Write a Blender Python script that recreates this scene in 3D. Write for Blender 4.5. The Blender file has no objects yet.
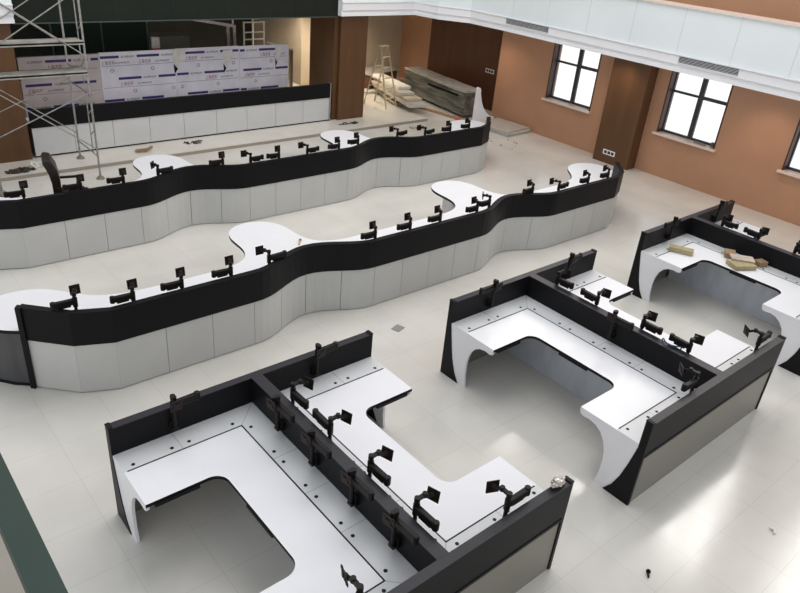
import bpy, bmesh, math, random
from mathutils import Vector, Matrix
random.seed(7)
SC = bpy.context.scene
COL = SC.collection
PI = math.pi

# ------------------------------------------------------------------ camera
cam_d = bpy.data.cameras.new('camera')
cam = bpy.data.objects.new('camera', cam_d)
COL.objects.link(cam)
RT = Vector((0.76483762, -0.63873344, 0.08392264))
DN = Vector((-0.25313482, -0.41775872, -0.87258261))
FW = Vector((0.59240711, 0.64614026, -0.48120326))
m = Matrix.Identity(4)
for i in range(3):
    m[i][0] = RT[i]; m[i][1] = -DN[i]; m[i][2] = -FW[i]
m[2][3] = 5.0766
cam.matrix_world = m
cam_d.sensor_width = 36.0
cam_d.lens = 36.0 * 704.08 / 800.0
cam_d.clip_start = 0.05
SC.camera = cam

# ------------------------------------------------------------------ world, big lights, exposure
SC.view_settings.view_transform = 'Standard'
SC.view_settings.look = 'None'
SC.view_settings.gamma = 1.0
SC.view_settings.use_curve_mapping = False
SC.view_settings.exposure = 0.16
w = bpy.data.worlds.new('sky'); SC.world = w; w.use_nodes = True
bg = w.node_tree.nodes['Background']
_wt = w.node_tree                               # hazy white sky: bright along the horizon and over the pale ground, dimmer overhead
_tc = _wt.nodes.new('ShaderNodeTexCoord'); _sp = _wt.nodes.new('ShaderNodeSeparateXYZ'); _rp = _wt.nodes.new('ShaderNodeValToRGB')
_wt.links.new(_tc.outputs['Generated'], _sp.inputs[0]); _wt.links.new(_sp.outputs[2], _rp.inputs[0]); _wt.links.new(_rp.outputs[0], bg.inputs[0])
_rp.color_ramp.elements[0].position = 0.05; _rp.color_ramp.elements[0].color = (0.97, 0.985, 1.0, 1)
_rp.color_ramp.elements[1].position = 0.45; _rp.color_ramp.elements[1].color = (0.50, 0.52, 0.55, 1)
bg.inputs[1].default_value = 1.1

def area(name, loc, size, sy, power, col, rot=(0, 0, 0)):
    d = bpy.data.lights.new(name, 'AREA'); d.shape = 'RECTANGLE'
    d.size = size; d.size_y = sy; d.energy = power; d.color = col
    o = bpy.data.objects.new(name, d); COL.objects.link(o)
    o.location = loc; o.rotation_euler = rot
    return o
area('skylight', (7.0, 8.5, 11.5), 9, 9, 560, (1.0, 0.99, 0.97))  # unseen area light added as soft fill from above
# area lights added in the upper windows, for bright floor reflections and daylight
for yy in (11.12, 7.73, 4.76, 1.7):
    area('window_daylight', (15.70, yy, 8.3), 4.4, 1.35, 230, (1.0, 0.97, 0.92), (0, PI/2, 0))
# warm downlights recessed in the soffit along the window wall
for yy in (13.4, 9.4, 5.9, 3.2):
    d = bpy.data.lights.new('downlight', 'SPOT'); d.energy = 42; d.color = (1.0, 0.80, 0.64)
    d.spot_size = 2.3; d.spot_blend = 0.9; d.shadow_soft_size = 0.08
    o = bpy.data.objects.new('downlight', d); COL.objects.link(o); o.location = (14.55, yy, 2.62)
d = bpy.data.lights.new('downlight', 'SPOT'); d.energy = 230; d.color = (1.0, 0.85, 0.66)  # spot added to brighten the beige back wall
d.spot_size = 2.5; d.spot_blend = 0.8; d.shadow_soft_size = 0.1
o = bpy.data.objects.new('downlight', d); COL.objects.link(o); o.location = (12.9, 17.2, 2.6)
d = bpy.data.lights.new('downlight', 'SPOT'); d.energy = 190; d.color = (1.0, 0.85, 0.66)  # spot added to brighten the gap between film board and column
d.spot_size = 2.5; d.spot_blend = 0.8; d.shadow_soft_size = 0.1
o = bpy.data.objects.new('downlight', d); COL.objects.link(o); o.location = (11.4, 18.0, 2.6)

# ------------------------------------------------------------------ materials
def mat(name, col, rough=0.5, metal=0.0, noise=0.0, nscale=8.0, bump=0.0, spec=0.5, stretch=None, col2=None, coat=0.0):
    M = bpy.data.materials.new(name); M.use_nodes = True
    nt = M.node_tree; b = nt.nodes['Principled BSDF']
    b.inputs['Base Color'].default_value = (*col, 1)
    b.inputs['Roughness'].default_value = rough
    b.inputs['Metallic'].default_value = metal
    b.inputs['Specular IOR Level'].default_value = spec
    b.inputs['Coat Weight'].default_value = coat
    tc = nt.nodes.new('ShaderNodeTexCoord')
    mp = nt.nodes.new('ShaderNodeMapping')
    if stretch: mp.inputs['Scale'].default_value = stretch
    nt.links.new(tc.outputs['Object'], mp.inputs[0])
    nz = nt.nodes.new('ShaderNodeTexNoise'); nz.inputs['Scale'].default_value = nscale
    nz.inputs['Detail'].default_value = 4
    nt.links.new(mp.outputs[0], nz.inputs['Vector'])
    if noise > 0:
        r = nt.nodes.new('ShaderNodeValToRGB')
        c2 = col2 if col2 else tuple(max(0, c * (1 - noise)) for c in col)
        r.color_ramp.elements[0].color = (*c2, 1); r.color_ramp.elements[0].position = 0.3
        r.color_ramp.elements[1].color = (*col, 1); r.color_ramp.elements[1].position = 0.7
        nt.links.new(nz.outputs['Fac'], r.inputs[0])
        nt.links.new(r.outputs[0], b.inputs['Base Color'])
    if bump > 0:
        bm_ = nt.nodes.new('ShaderNodeBump'); bm_.inputs['Strength'].default_value = bump
        bm_.inputs['Distance'].default_value = 0.01
        nt.links.new(nz.outputs['Fac'], bm_.inputs['Height'])
        nt.links.new(bm_.outputs[0], b.inputs['Normal'])
    return M

WHITE = mat('white_laminate', (0.82, 0.82, 0.85), 0.32, noise=0.03, nscale=3)
FLAP = mat('cable_flap_laminate', (0.66, 0.67, 0.68), 0.35, noise=0.05, nscale=4)
BLACK = mat('black_panel', (0.008, 0.008, 0.009), 0.45, noise=0.2, nscale=20, spec=0.14)
PURPLEBLACK = mat('black_cap', (0.022, 0.020, 0.028), 0.4, noise=0.2, nscale=20, spec=0.3)
EDGE = mat('black_edge_band', (0.008, 0.008, 0.009), 0.5, spec=0.2)
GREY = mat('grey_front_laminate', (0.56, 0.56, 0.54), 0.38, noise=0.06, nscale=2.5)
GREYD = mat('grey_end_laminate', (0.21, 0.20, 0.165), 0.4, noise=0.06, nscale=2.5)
GREYC = mat('pale_front_laminate', (0.60, 0.60, 0.60), 0.32, noise=0.05, nscale=2)
MODEST = mat('film_wrapped_board', (0.62, 0.66, 0.72), 0.3, noise=0.18, nscale=3, stretch=(1, 2, 0.7))
ARM = mat('arm_black_metal', (0.010, 0.008, 0.007), 0.45, noise=0.3, nscale=30, spec=0.2)
PLATE = mat('arm_plate', (0.022, 0.013, 0.010), 0.45, noise=0.4, nscale=60, spec=0.2)
STEEL = mat('brushed_steel', (0.55, 0.55, 0.56), 0.25, metal=0.9, noise=0.1, nscale=10, stretch=(1, 1, 12))
DARKSTEEL = mat('smoked_steel', (0.10, 0.10, 0.105), 0.3, metal=0.3, noise=0.3, nscale=3, stretch=(4, 4, 0.5))
PIPE = mat('scaffold_tube', (0.42, 0.41, 0.38), 0.45, metal=0.5, noise=0.45, nscale=14)
PLANK = mat('scaffold_deck', (0.42, 0.40, 0.36), 0.7, noise=0.4, nscale=7, bump=0.3)
BROWN = mat('brown_wall', (0.50, 0.27, 0.16), 0.45, noise=0.12, nscale=1.2)
BROWND = mat('brown_column', (0.125, 0.056, 0.020), 0.4, noise=0.25, nscale=1.6, stretch=(3, 3, 0.4))
BROWNK = mat('dark_brown_panelling', (0.12, 0.045, 0.022), 0.45, noise=0.25, nscale=2, stretch=(3, 3, 0.4))
BEIGE = mat('beige_plaster', (0.50, 0.42, 0.32), 0.8, noise=0.1, nscale=2)
CORN = mat('white_cornice', (0.86, 0.86, 0.88), 0.35, noise=0.03, nscale=2)
FASC = mat('white_glazed_panel', (0.78, 0.83, 0.84), 0.12, noise=0.03, nscale=1.5)
SEAM = mat('panel_joint', (0.60, 0.63, 0.64), 0.5)
SEAM2 = mat('fine_joint', (0.25, 0.25, 0.24), 0.6)
LEDM = mat('screen_face', (0.012, 0.017, 0.012), 0.5, noise=0.3, nscale=0.8, spec=0.2)
LEDE = mat('screen_edge', (0.05, 0.07, 0.055), 0.4)
FRAME = mat('window_frame_dark', (0.035, 0.035, 0.045), 0.4)
REVEAL = mat('window_reveal', (0.06, 0.022, 0.014), 0.5)
SILL = mat('pink_marble_sill', (0.80, 0.66, 0.58), 0.25, noise=0.08, nscale=10)
CARD = mat('cardboard', (0.42, 0.35, 0.19), 0.8, noise=0.25, nscale=9)
CARD2 = mat('old_cardboard', (0.36, 0.24, 0.13), 0.8, noise=0.35, nscale=9)
CARD3 = mat('dusty_cardboard', (0.56, 0.47, 0.38), 0.8, noise=0.3, nscale=9)
WRAP = mat('plastic_wrapped_panels', (0.20, 0.19, 0.165), 0.25, noise=0.8, nscale=2.2, stretch=(0.6, 2, 5), col2=(0.045, 0.055, 0.045))
WRAPTOP = mat('dusty_wrap_top', (0.46, 0.45, 0.42), 0.5, noise=0.35, nscale=6)
DUST = mat('rubble', (0.35, 0.31, 0.25), 0.9, noise=0.6, nscale=14)
DARKDUST = mat('dark_rubble', (0.09, 0.07, 0.05), 0.9, noise=0.6, nscale=14)
SCRAP = mat('white_scrap', (0.78, 0.76, 0.70), 0.8, noise=0.15, nscale=9)
GREENRAIL = mat('green_rail_paint', (0.020, 0.050, 0.036), 0.45, noise=0.3, nscale=6)
WOODL = mat('pale_timber', (0.60, 0.50, 0.34), 0.7, noise=0.2, nscale=10)
LEATHER = mat('brown_leather', (0.020, 0.010, 0.008), 0.4, noise=0.4, nscale=15)
STONE = mat('pale_stone', (0.50, 0.47, 0.42), 0.4, noise=0.12, nscale=4)
RED = mat('red_paint', (0.55, 0.07, 0.02), 0.5)
BLUE = mat('blue_cable', (0.03, 0.06, 0.16), 0.5)
FILMG = mat('grey_protective_film', (0.86, 0.84, 0.92), 0.25, noise=0.18, nscale=2.2)
FILMP = mat('pinkish_protective_film', (0.66, 0.58, 0.58), 0.3, noise=0.2, nscale=2.2)
INKP = mat('purple_ink', (0.045, 0.02, 0.16), 0.5)
INKR = mat('red_ink', (0.22, 0.03, 0.05), 0.5)
INKD = mat('dark_ink', (0.02, 0.018, 0.035), 0.5)
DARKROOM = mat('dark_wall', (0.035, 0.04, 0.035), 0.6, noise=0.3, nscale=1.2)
GLASS = bpy.data.materials.new('window_glass'); GLASS.use_nodes = True
_nt = GLASS.node_tree; _nt.nodes.clear()
_o = _nt.nodes.new('ShaderNodeOutputMaterial'); _m = _nt.nodes.new('ShaderNodeMixShader')
_t = _nt.nodes.new('ShaderNodeBsdfTransparent'); _g = _nt.nodes.new('ShaderNodeBsdfGlossy')
_g.inputs['Roughness'].default_value = 0.02; _m.inputs[0].default_value = 0.04
_nt.links.new(_t.outputs[0], _m.inputs[1]); _nt.links.new(_g.outputs[0], _m.inputs[2]); _nt.links.new(_m.outputs[0], _o.inputs[0])

def floor_mat(name='polished_tile', ox=4.75, oy=2.08, sx=0.5875, sy=0.592, col=(0.70, 0.675, 0.625), col2=(0.60, 0.58, 0.535)):
    M = bpy.data.materials.new(name); M.use_nodes = True
    nt = M.node_tree; b = nt.nodes['Principled BSDF']; L = nt.links.new
    tc = nt.nodes.new('ShaderNodeTexCoord'); sp = nt.nodes.new('ShaderNodeSeparateXYZ'); L(tc.outputs['Object'], sp.inputs[0])
    def mth(op, a, bb, clamp=False):
        n = nt.nodes.new('ShaderNodeMath'); n.operation = op; n.use_clamp = clamp
        for i, v in enumerate((a, bb)):
            if v is None: continue
            if isinstance(v, (int, float)): n.inputs[i].default_value = v
            else: L(v, n.inputs[i])
        return n.outputs[0]
    def line(c, off, s):
        u = mth('DIVIDE', mth('SUBTRACT', c, off), s)
        f = mth('ABSOLUTE', mth('SUBTRACT', mth('FRACT', mth('ADD', u, 0.5), None), 0.5), None)
        return mth('LESS_THAN', f, 0.004)
    g = mth('MAXIMUM', line(sp.outputs[0], ox, sx), line(sp.outputs[1], oy, sy))
    # cell id -> slight tone difference between tiles
    cx = mth('FLOOR', mth('DIVIDE', mth('SUBTRACT', sp.outputs[0], ox), sx), None)
    cy = mth('FLOOR', mth('DIVIDE', mth('SUBTRACT', sp.outputs[1], oy), sy), None)
    cb = nt.nodes.new('ShaderNodeCombineXYZ'); L(cx, cb.inputs[0]); L(cy, cb.inputs[1])
    wn = nt.nodes.new('ShaderNodeTexWhiteNoise'); L(cb.outputs[0], wn.inputs['Vector'])
    nz = nt.nodes.new('ShaderNodeTexNoise'); nz.inputs['Scale'].default_value = 0.9; nz.inputs['Detail'].default_value = 6
    L(tc.outputs['Object'], nz.inputs['Vector'])
    r = nt.nodes.new('ShaderNodeValToRGB'); L(nz.outputs['Fac'], r.inputs[0])
    r.color_ramp.elements[0].position = 0.3; r.color_ramp.elements[0].color = (*col2, 1)
    r.color_ramp.elements[1].position = 0.65; r.color_ramp.elements[1].color = (*col, 1)
    hs = nt.nodes.new('ShaderNodeHueSaturation'); L(r.outputs[0], hs.inputs['Color'])
    L(mth('ADD', mth('MULTIPLY', wn.outputs['Value'], 0.02), 0.99), hs.inputs['Value'])
    mx = nt.nodes.new('ShaderNodeMixRGB'); L(mth('MULTIPLY', g, 0.26), mx.inputs[0]); L(hs.outputs[0], mx.inputs[1])
    mx.inputs[2].default_value = (0.22, 0.19, 0.15, 1)
    L(mx.outputs[0], b.inputs['Base Color'])
    n2 = nt.nodes.new('ShaderNodeTexNoise'); n2.inputs['Scale'].default_value = 1.7; n2.inputs['Detail'].default_value = 5
    L(tc.outputs['Object'], n2.inputs['Vector'])
    L(mth('ADD', mth('MULTIPLY', n2.outputs['Fac'], 0.20), 0.06), b.inputs['Roughness'])
    b.inputs['Specular IOR Level'].default_value = 0.55
    return M
FLOOR = floor_mat()

# ------------------------------------------------------------------ mesh helpers
def B(): return bmesh.new()
def box(bm, x0, x1, y0, y1, z0, z1, mi=0):
    vs = [bm.verts.new(p) for p in ((x0,y0,z0),(x1,y0,z0),(x1,y1,z0),(x0,y1,z0),(x0,y0,z1),(x1,y0,z1),(x1,y1,z1),(x0,y1,z1))]
    for f in ((3,2,1,0),(4,5,6,7),(0,1,5,4),(1,2,6,5),(2,3,7,6),(3,0,4,7)):
        fc = bm.faces.new([vs[i] for i in f]); fc.material_index = mi
    return vs
def prism(bm, pts, z0, z1, mi=0, side=None):
    """vertical prism over a plan outline"""
    a = sum(pts[i][0]*pts[(i+1) % len(pts)][1]-pts[(i+1) % len(pts)][0]*pts[i][1] for i in range(len(pts)))
    if a < 0: pts = pts[::-1]
    n = len(pts)
    lo = [bm.verts.new((p[0], p[1], z0)) for p in pts]; hi = [bm.verts.new((p[0], p[1], z1)) for p in pts]
    f = bm.faces.new(hi); f.material_index = mi
    f = bm.faces.new(lo[::-1]); f.material_index = mi
    for i in range(n):
        f = bm.faces.new((lo[i], lo[(i+1) % n], hi[(i+1) % n], hi[i])); f.material_index = mi if side is None else side
def xprism(bm, pts, x0, x1, mi=0):
    """prism along X over a (y,z) outline"""
    a = sum(pts[i][0]*pts[(i+1) % len(pts)][1]-pts[(i+1) % len(pts)][0]*pts[i][1] for i in range(len(pts)))
    if a < 0: pts = pts[::-1]
    n = len(pts)
    lo = [bm.verts.new((x0, p[0], p[1])) for p in pts]; hi = [bm.verts.new((x1, p[0], p[1])) for p in pts]
    for f in ([hi] + [lo[::-1]] + [[lo[i], lo[(i+1) % n], hi[(i+1) % n], hi[i]] for i in range(n)]):
        fc = bm.faces.new(f); fc.material_index = mi
def tube(bm, a, b, r, n=10, r2=None):
    a = Vector(a); b = Vector(b); d = (b-a).normalized()
    u = d.orthogonal().normalized(); v = d.cross(u); r2 = r if r2 is None else r2
    lo = [bm.verts.new(a+(u*math.cos(t)+v*math.sin(t))*r) for t in [2*PI*i/n for i in range(n)]]
    hi = [bm.verts.new(b+(u*math.cos(t)+v*math.sin(t))*r2) for t in [2*PI*i/n for i in range(n)]]
    bm.faces.new(hi); bm.faces.new(lo[::-1])
    for i in range(n): bm.faces.new((lo[i], lo[(i+1) % n], hi[(i+1) % n], hi[i]))
def bar(bm, a, b, w, h, up=(0, 0, 1)):
    """rectangular bar from a to b, w across, h along up"""
    a = Vector(a); b = Vector(b); d = (b-a).normalized(); up = Vector(up)
    s = d.cross(up).normalized(); t = s.cross(d).normalized()
    q = [s*w/2+t*h/2, -s*w/2+t*h/2, -s*w/2-t*h/2, s*w/2-t*h/2]
    lo = [bm.verts.new(a+k) for k in q]; hi = [bm.verts.new(b+k) for k in q]
    bm.faces.new(hi); bm.faces.new(lo[::-1])
    for i in range(4): bm.faces.new((lo[i], hi[i], hi[(i+1) % 4], lo[(i+1) % 4]))
def obj(name, bm, mats, parent=None, bevel=0.0, smooth=False, loc=None, rotz=0.0):
    bmesh.ops.recalc_face_normals(bm, faces=bm.faces[:])
    me = bpy.data.meshes.new(name); bm.to_mesh(me); bm.free()
    for mm in (mats if isinstance(mats, (list, tuple)) else [mats]): me.materials.append(mm)
    o = bpy.data.objects.new(name, me); COL.objects.link(o)
    if parent: o.parent = parent
    if loc: o.location = loc
    o.rotation_euler.z = rotz
    if smooth:
        for p in me.polygons: p.use_smooth = True
    if bevel:
        md = o.modifiers.new('bevel', 'BEVEL'); md.width = bevel; md.segments = 2; md.limit_method = 'ANGLE'; md.angle_limit = 0.6
    return o
def tag(o, label, cat, group=None, kind=None):
    o['label'] = label; o['category'] = cat
    if group: o['group'] = group
    if kind: o['kind'] = kind
    return o
def thing(name, label, cat, loc=(0, 0, 0), rotz=0.0, group=None):
    o = bpy.data.objects.new(name, None); COL.objects.link(o); o.empty_display_size = 0.2
    o.location = loc; o.rotation_euler.z = rotz
    return tag(o, label, cat, group)
def struct(name, bm, mats, parent=None, bevel=0.0):
    o = obj(name, bm, mats, parent, bevel); o['kind'] = 'structure'; return o
def dup(root, loc, rotz, label, mirror=False):
    r = root.copy(); COL.objects.link(r); r.location = loc; r.rotation_euler.z = rotz; r['label'] = label
    for ch in list(root.children):
        c = ch.copy(); COL.objects.link(c); c.parent = r
        for g in ch.children:
            e = g.copy(); COL.objects.link(e); e.parent = c
    return r
def text_mesh(s, size, font_mat, parent, name, loc, rot, extrude=0.0005, align='LEFT', xs=1.0):
    cu = bpy.data.curves.new(name, 'FONT'); cu.body = s; cu.size = size; cu.extrude = extrude; cu.align_x = align
    cu.resolution_u = 2
    t = bpy.data.objects.new(name+'_c', cu); COL.objects.link(t)
    bpy.context.view_layer.update()
    me = bpy.data.meshes.new_from_object(t.evaluated_get(bpy.context.evaluated_depsgraph_get()))
    bpy.data.objects.remove(t); bpy.data.curves.remove(cu)
    me.materials.clear(); me.materials.append(font_mat)
    o = bpy.data.objects.new(name, me); COL.objects.link(o); o.parent = parent
    o.location = loc; o.rotation_euler = rot; o.scale = (xs, 1, 1)
    return o

# ------------------------------------------------------------------ the setting
ZL = 2.68          # underside of the overhanging balconies
STEP = 0.08
XW = 15.4          # window wall
XF = 13.75         # balcony fascia above it
YF = 14.7          # balcony fascia at the back

bm = B(); prism(bm, [(-3, -6), (XW+0.34, -6), (XW+0.34, 13.5), (16.2, 13.5), (16.2, 24), (-3, 24)], -0.12, 0.0); struct('floor', bm, FLOOR)
PLAT = floor_mat('platform_tile', 4.75, 14.2, 0.5875, 0.8, (0.74, 0.71, 0.65), (0.64, 0.60, 0.53))
bm = B()
box(bm, 0, 13.35, 14.14, 24, 0.0005, STEP); box(bm, 13.35, 16.0, 17.2, 24, 0.0005, STEP)
struct('trim_1', bm, PLAT)                       # the low platform
bm = B(); box(bm, 0, 13.35, 14.128, 14.14, 0.0005, STEP-0.014)
struct('trim_2', bm, mat('step_riser', (0.33, 0.29, 0.24), 0.6))

# window wall with openings (ground floor and the tall upper windows)
WIN = [(10.39, 11.85), (7.0, 8.46), (4.03, 5.49)]
UP = [(10.39, 11.85), (7.0, 8.46), (4.03, 5.49), (1.0, 2.4)]
def wall_x(bm, x0, x1, y0, y1, z0, z1, holes):
    holes = sorted(holes); y = y0
    for (a, b, c, d) in holes:
        box(bm, x0, x1, y, a, z0, z1)
        box(bm, x0, x1, a, b, z0, c); box(bm, x0, x1, a, b, d, z1)
        y = b
    box(bm, x0, x1, y, y1, z0, z1)
bm = B(); wall_x(bm, XW, XW+0.34, -1, 13.66, 0, 3.4, [(a, b, 1.0, 2.62) for a, b in WIN])
struct('wall_right', bm, BROWN)
bm = B(); wall_x(bm, XW, XW+0.34, -1, 24, 3.4, 11.5, [(a, b, 6.0, 10.6) for a, b in UP])
struct('wall_upper_right', bm, BROWN)
# projecting pier between the windows
bm = B(); box(bm, 15.05, XW, 8.80, 9.79, 0, ZL); struct('trim_3', bm, BROWND)
# dark panelled wall and corners beyond the window wall
bm = B(); box(bm, 16.0, 16.2, 13.66, 17.2, 0, 2.9); box(bm, XW+0.35, 16.0, 13.5, 13.66, 0, 2.9); struct('wall_niche', bm, BROWNK)
bm = B(); box(bm, 16.0, 16.2, 17.2, 18.6, 0, 2.9); struct('wall_return', bm, BROWN)
bm = B(); box(bm, 12.3, 16.2, 18.6, 18.8, 0, 2.9); struct('wall_back', bm, BEIGE)
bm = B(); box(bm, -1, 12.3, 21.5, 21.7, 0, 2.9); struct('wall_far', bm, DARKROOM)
bm = B(); box(bm, 12.1, 12.3, 18.6, 21.5, 0, 2.9); struct('wall_partition', bm, BEIGE)
# soffit / balcony slabs (closed, so that the rooms beneath are in shade)
bm = B()
prism(bm, [(XF+0.1, -1), (XW+0.34, -1), (XW+0.34, 13.4), (16.3, 13.4), (16.3, 24), (-1, 24), (-1, 15.45), (13.3, 15.45), (13.45, 14.2), (13.9, 13.5)], ZL+0.02, 3.0)
struct('ceiling', bm, mat('soffit_paint', (0.55, 0.52, 0.48), 0.7, noise=0.05))
# fascia and cornice following the balcony edge
def sweep(bm, path, prof, mi=0):
    """extrude an (offset, z) profile along a plan path; offset is to the room side (left normal negative)"""
    rows = []
    n = len(path)
    for i, p in enumerate(path):
        a = Vector(path[max(i-1, 0)]); b = Vector(path[min(i+1, n-1)]); d = (b-a).normalized()
        nn = Vector((d.y, -d.x))
        rows.append([bm.verts.new((p[0]+nn.x*o, p[1]+nn.y*o, z)) for o, z in prof])
    for i in range(n-1):
        for j in range(len(prof)):
            k = (j+1) % len(prof)
            f = bm.faces.new((rows[i][j], rows[i+1][j], rows[i+1][k], rows[i][k])); f.material_index = mi
    bm.faces.new(rows[0]); bm.faces.new(rows[-1][::-1])
PATH = [(10.70, YF), (13.02, YF), (13.18, 13.98), (13.69, 13.3), (XF, 12.2), (XF, -1)]
PATHL = [(-1, YF), (3.46, YF)]
corn = [(0, ZL), (0, 2.74), (-0.03, 2.75), (-0.03, 2.80), (0.02, 2.82), (0.02, 2.97), (0.05, 2.99), (0.05, 3.01), (-0.7, 3.01), (-0.7, ZL)]
fas = [(0, 3.01), (0, 3.86), (-0.06, 3.86), (-0.06, 3.01)]
for k, (P_, nm) in enumerate(((PATH, 4), (PATHL, 5))):
    bm = B(); sweep(bm, P_, corn); struct('trim_%d' % nm, bm, CORN)
    bm = B(); sweep(bm, P_, fas); struct('trim_%d' % (nm+2), bm, FASC)
bm = B(); sweep(bm, PATH, [(0.05, 3.86), (0.05, 3.90), (-0.30, 3.90), (-0.30, 3.86)]); struct('trim_8', bm, SILL)
bm = B()
for yy in (12.0, 10.93, 9.82, 8.70, 7.58, 6.45, 5.33, 4.2):
    box(bm, XF-0.002, XF+0.01, yy-0.006, yy+0.006, 3.015, 3.855)
box(bm, XF-0.054, XF-0.046, 0, 12.2, 2.992, 2.998)
struct('trim_9', bm, SEAM)
# upper floor behind the balustrade
bm = B(); box(bm, XF+0.3, XW, -1, 16.6, 3.0, 3.4); struct('floor_upper', bm, mat('upper_floor', (0.5, 0.42, 0.34), 0.5))
# upper back wall above the screen
bm = B(); box(bm, -1, 15.4, 16.6, 16.8, 3.0, 11.5); struct('wall_upper_back', bm, mat('upper_back_wall', (0.66, 0.63, 0.58), 0.6, noise=0.05))

# windows: frame, mullions, panes, sill
def window(n, y0, y1, z0, z1, xf=XW+0.2, horiz=1.95):
    t = bpy.data.objects.new('window_%d' % n, None); COL.objects.link(t); t['kind'] = 'structure'
    t.location = (xf, (y0+y1)/2, z0)
    h = (y1-y0)/2; H = z1-z0
    fr = 0.05
    bm = B()
    box(bm, -0.03, 0.03, -h, -h+fr, 0, H); box(bm, -0.03, 0.03, h-fr, h, 0, H)
    box(bm, -0.03, 0.03, -h+fr, h-fr, 0, fr); box(bm, -0.03, 0.03, -h+fr, h-fr, H-fr, H)
    struct('window_frame', bm, FRAME, t)
    bm = B()
    box(bm, -0.035, 0.025, -0.06, 0.05, fr, H-fr)
    zz = horiz-z0
    box(bm, -0.03, 0.02, -h+fr, -0.06, zz-0.035, zz+0.035); box(bm, -0.03, 0.02, 0.05, h-fr, zz-0.025, zz+0.025)
    struct('window_mullion', bm, FRAME, t)
    bm = B(); box(bm, -0.004, 0.004, -h+fr, h-fr, fr, H-fr); struct('window_pane', bm, GLASS, t)
    bm = B()
    d0 = XW-xf-0.012; 
    box(bm, d0, -0.03, -h, -h+0.03, 0, H); box(bm, d0, -0.03, h-0.03, h, 0, H)
    struct('window_reveal', bm, REVEAL, t)
    return t
for i, (a, b) in enumerate(WIN):
    t = window(i+1, a, b, 1.0, 2.62)
    bm = B(); box(bm, -0.30, -0.03, -(b-a)/2-0.05, (b-a)/2+0.05, -0.045, 0.004); struct('window_sill', bm, SILL, t)
for i, (a, b) in enumerate(UP):
    window(i+4, a, b, 6.0, 10.6, horiz=9.0)

# columns at both ends of the screen
for n, (x0, x1) in ((10, (10.87, 11.70)), (11, (2.5, 3.42))):
    bm = B(); box(bm, x0, x1, 14.93, 16.1, STEP, ZL+0.02)
    struct('trim_%d' % n, bm, BROWND)
bm = B(); box(bm, 10.74, 10.86, 15.02, 16.1, STEP, ZL); struct('trim_12', bm, BROWND)
bm = B(); box(bm, 11.75, 11.95, 16.6, 16.9, STEP, ZL); struct('trim_13', bm, mat('green_grey_jamb', (0.06, 0.065, 0.045), 0.6))
bm = B(); box(bm, 0.0, 15.0, 16.3, 16.5, 2.9, 3.0); struct('trim_14', bm, DARKROOM)

# ------------------------------------------------------------------ big display wall
t = thing('display_screen', 'huge switched-off black display screen high above the white and black back counter', 'screen', (3.48, 14.86, 2.64))
bm = B(); box(bm, 0, 7.22, 0, 0.5, 0, 3.3); obj('screen_housing', bm, LEDM, t)
bm = B()
for k in range(12): box(bm, 0.006+0.6*k, 0.602+0.6*k, -0.004, 0, 0.03, 3.2)
obj('screen_face', bm, LEDM, t)
bm = B(); box(bm, 0, 7.22, -0.02, 0.0, 0.0, 0.022); obj('lower_edge_trim', bm, LEDE, t)

# ------------------------------------------------------------------ back counter between the columns
t = thing('straight_counter', 'long straight low counter with black top band between the two brown columns', 'counter', (3.50, 14.96, STEP))
L = 7.12
bm = B(); box(bm, 0.02, L-0.02, 0.06, 0.42, 0.0, 0.60); obj('carcass', bm, SEAM2, t)
bm = B(); box(bm, 0, L, 0.0, 0.09, 0.60, 0.955); obj('upper_band', bm, BLACK, t, bevel=0.008)
bm = B(); box(bm, 0, L, 0.09, 0.5, 0.66, 0.69); obj('worktop', bm, WHITE, t)
for k in range(9):
    a = L*k/9
    bm = B(); box(bm, a+0.004, a+L/9-0.004, 0.02, 0.06, 0.035, 0.60); obj('front_panel', bm, GREYC, t)
bm = B(); box(bm, 0, L, 0.04, 0.06, 0.0, 0.035); obj('plinth', bm, BLACK, t)
bm = B(); box(bm, L, L+0.025, -0.012, 0.10, 0.0, 0.97); obj('end_trim', bm, STEEL, t)

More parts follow.
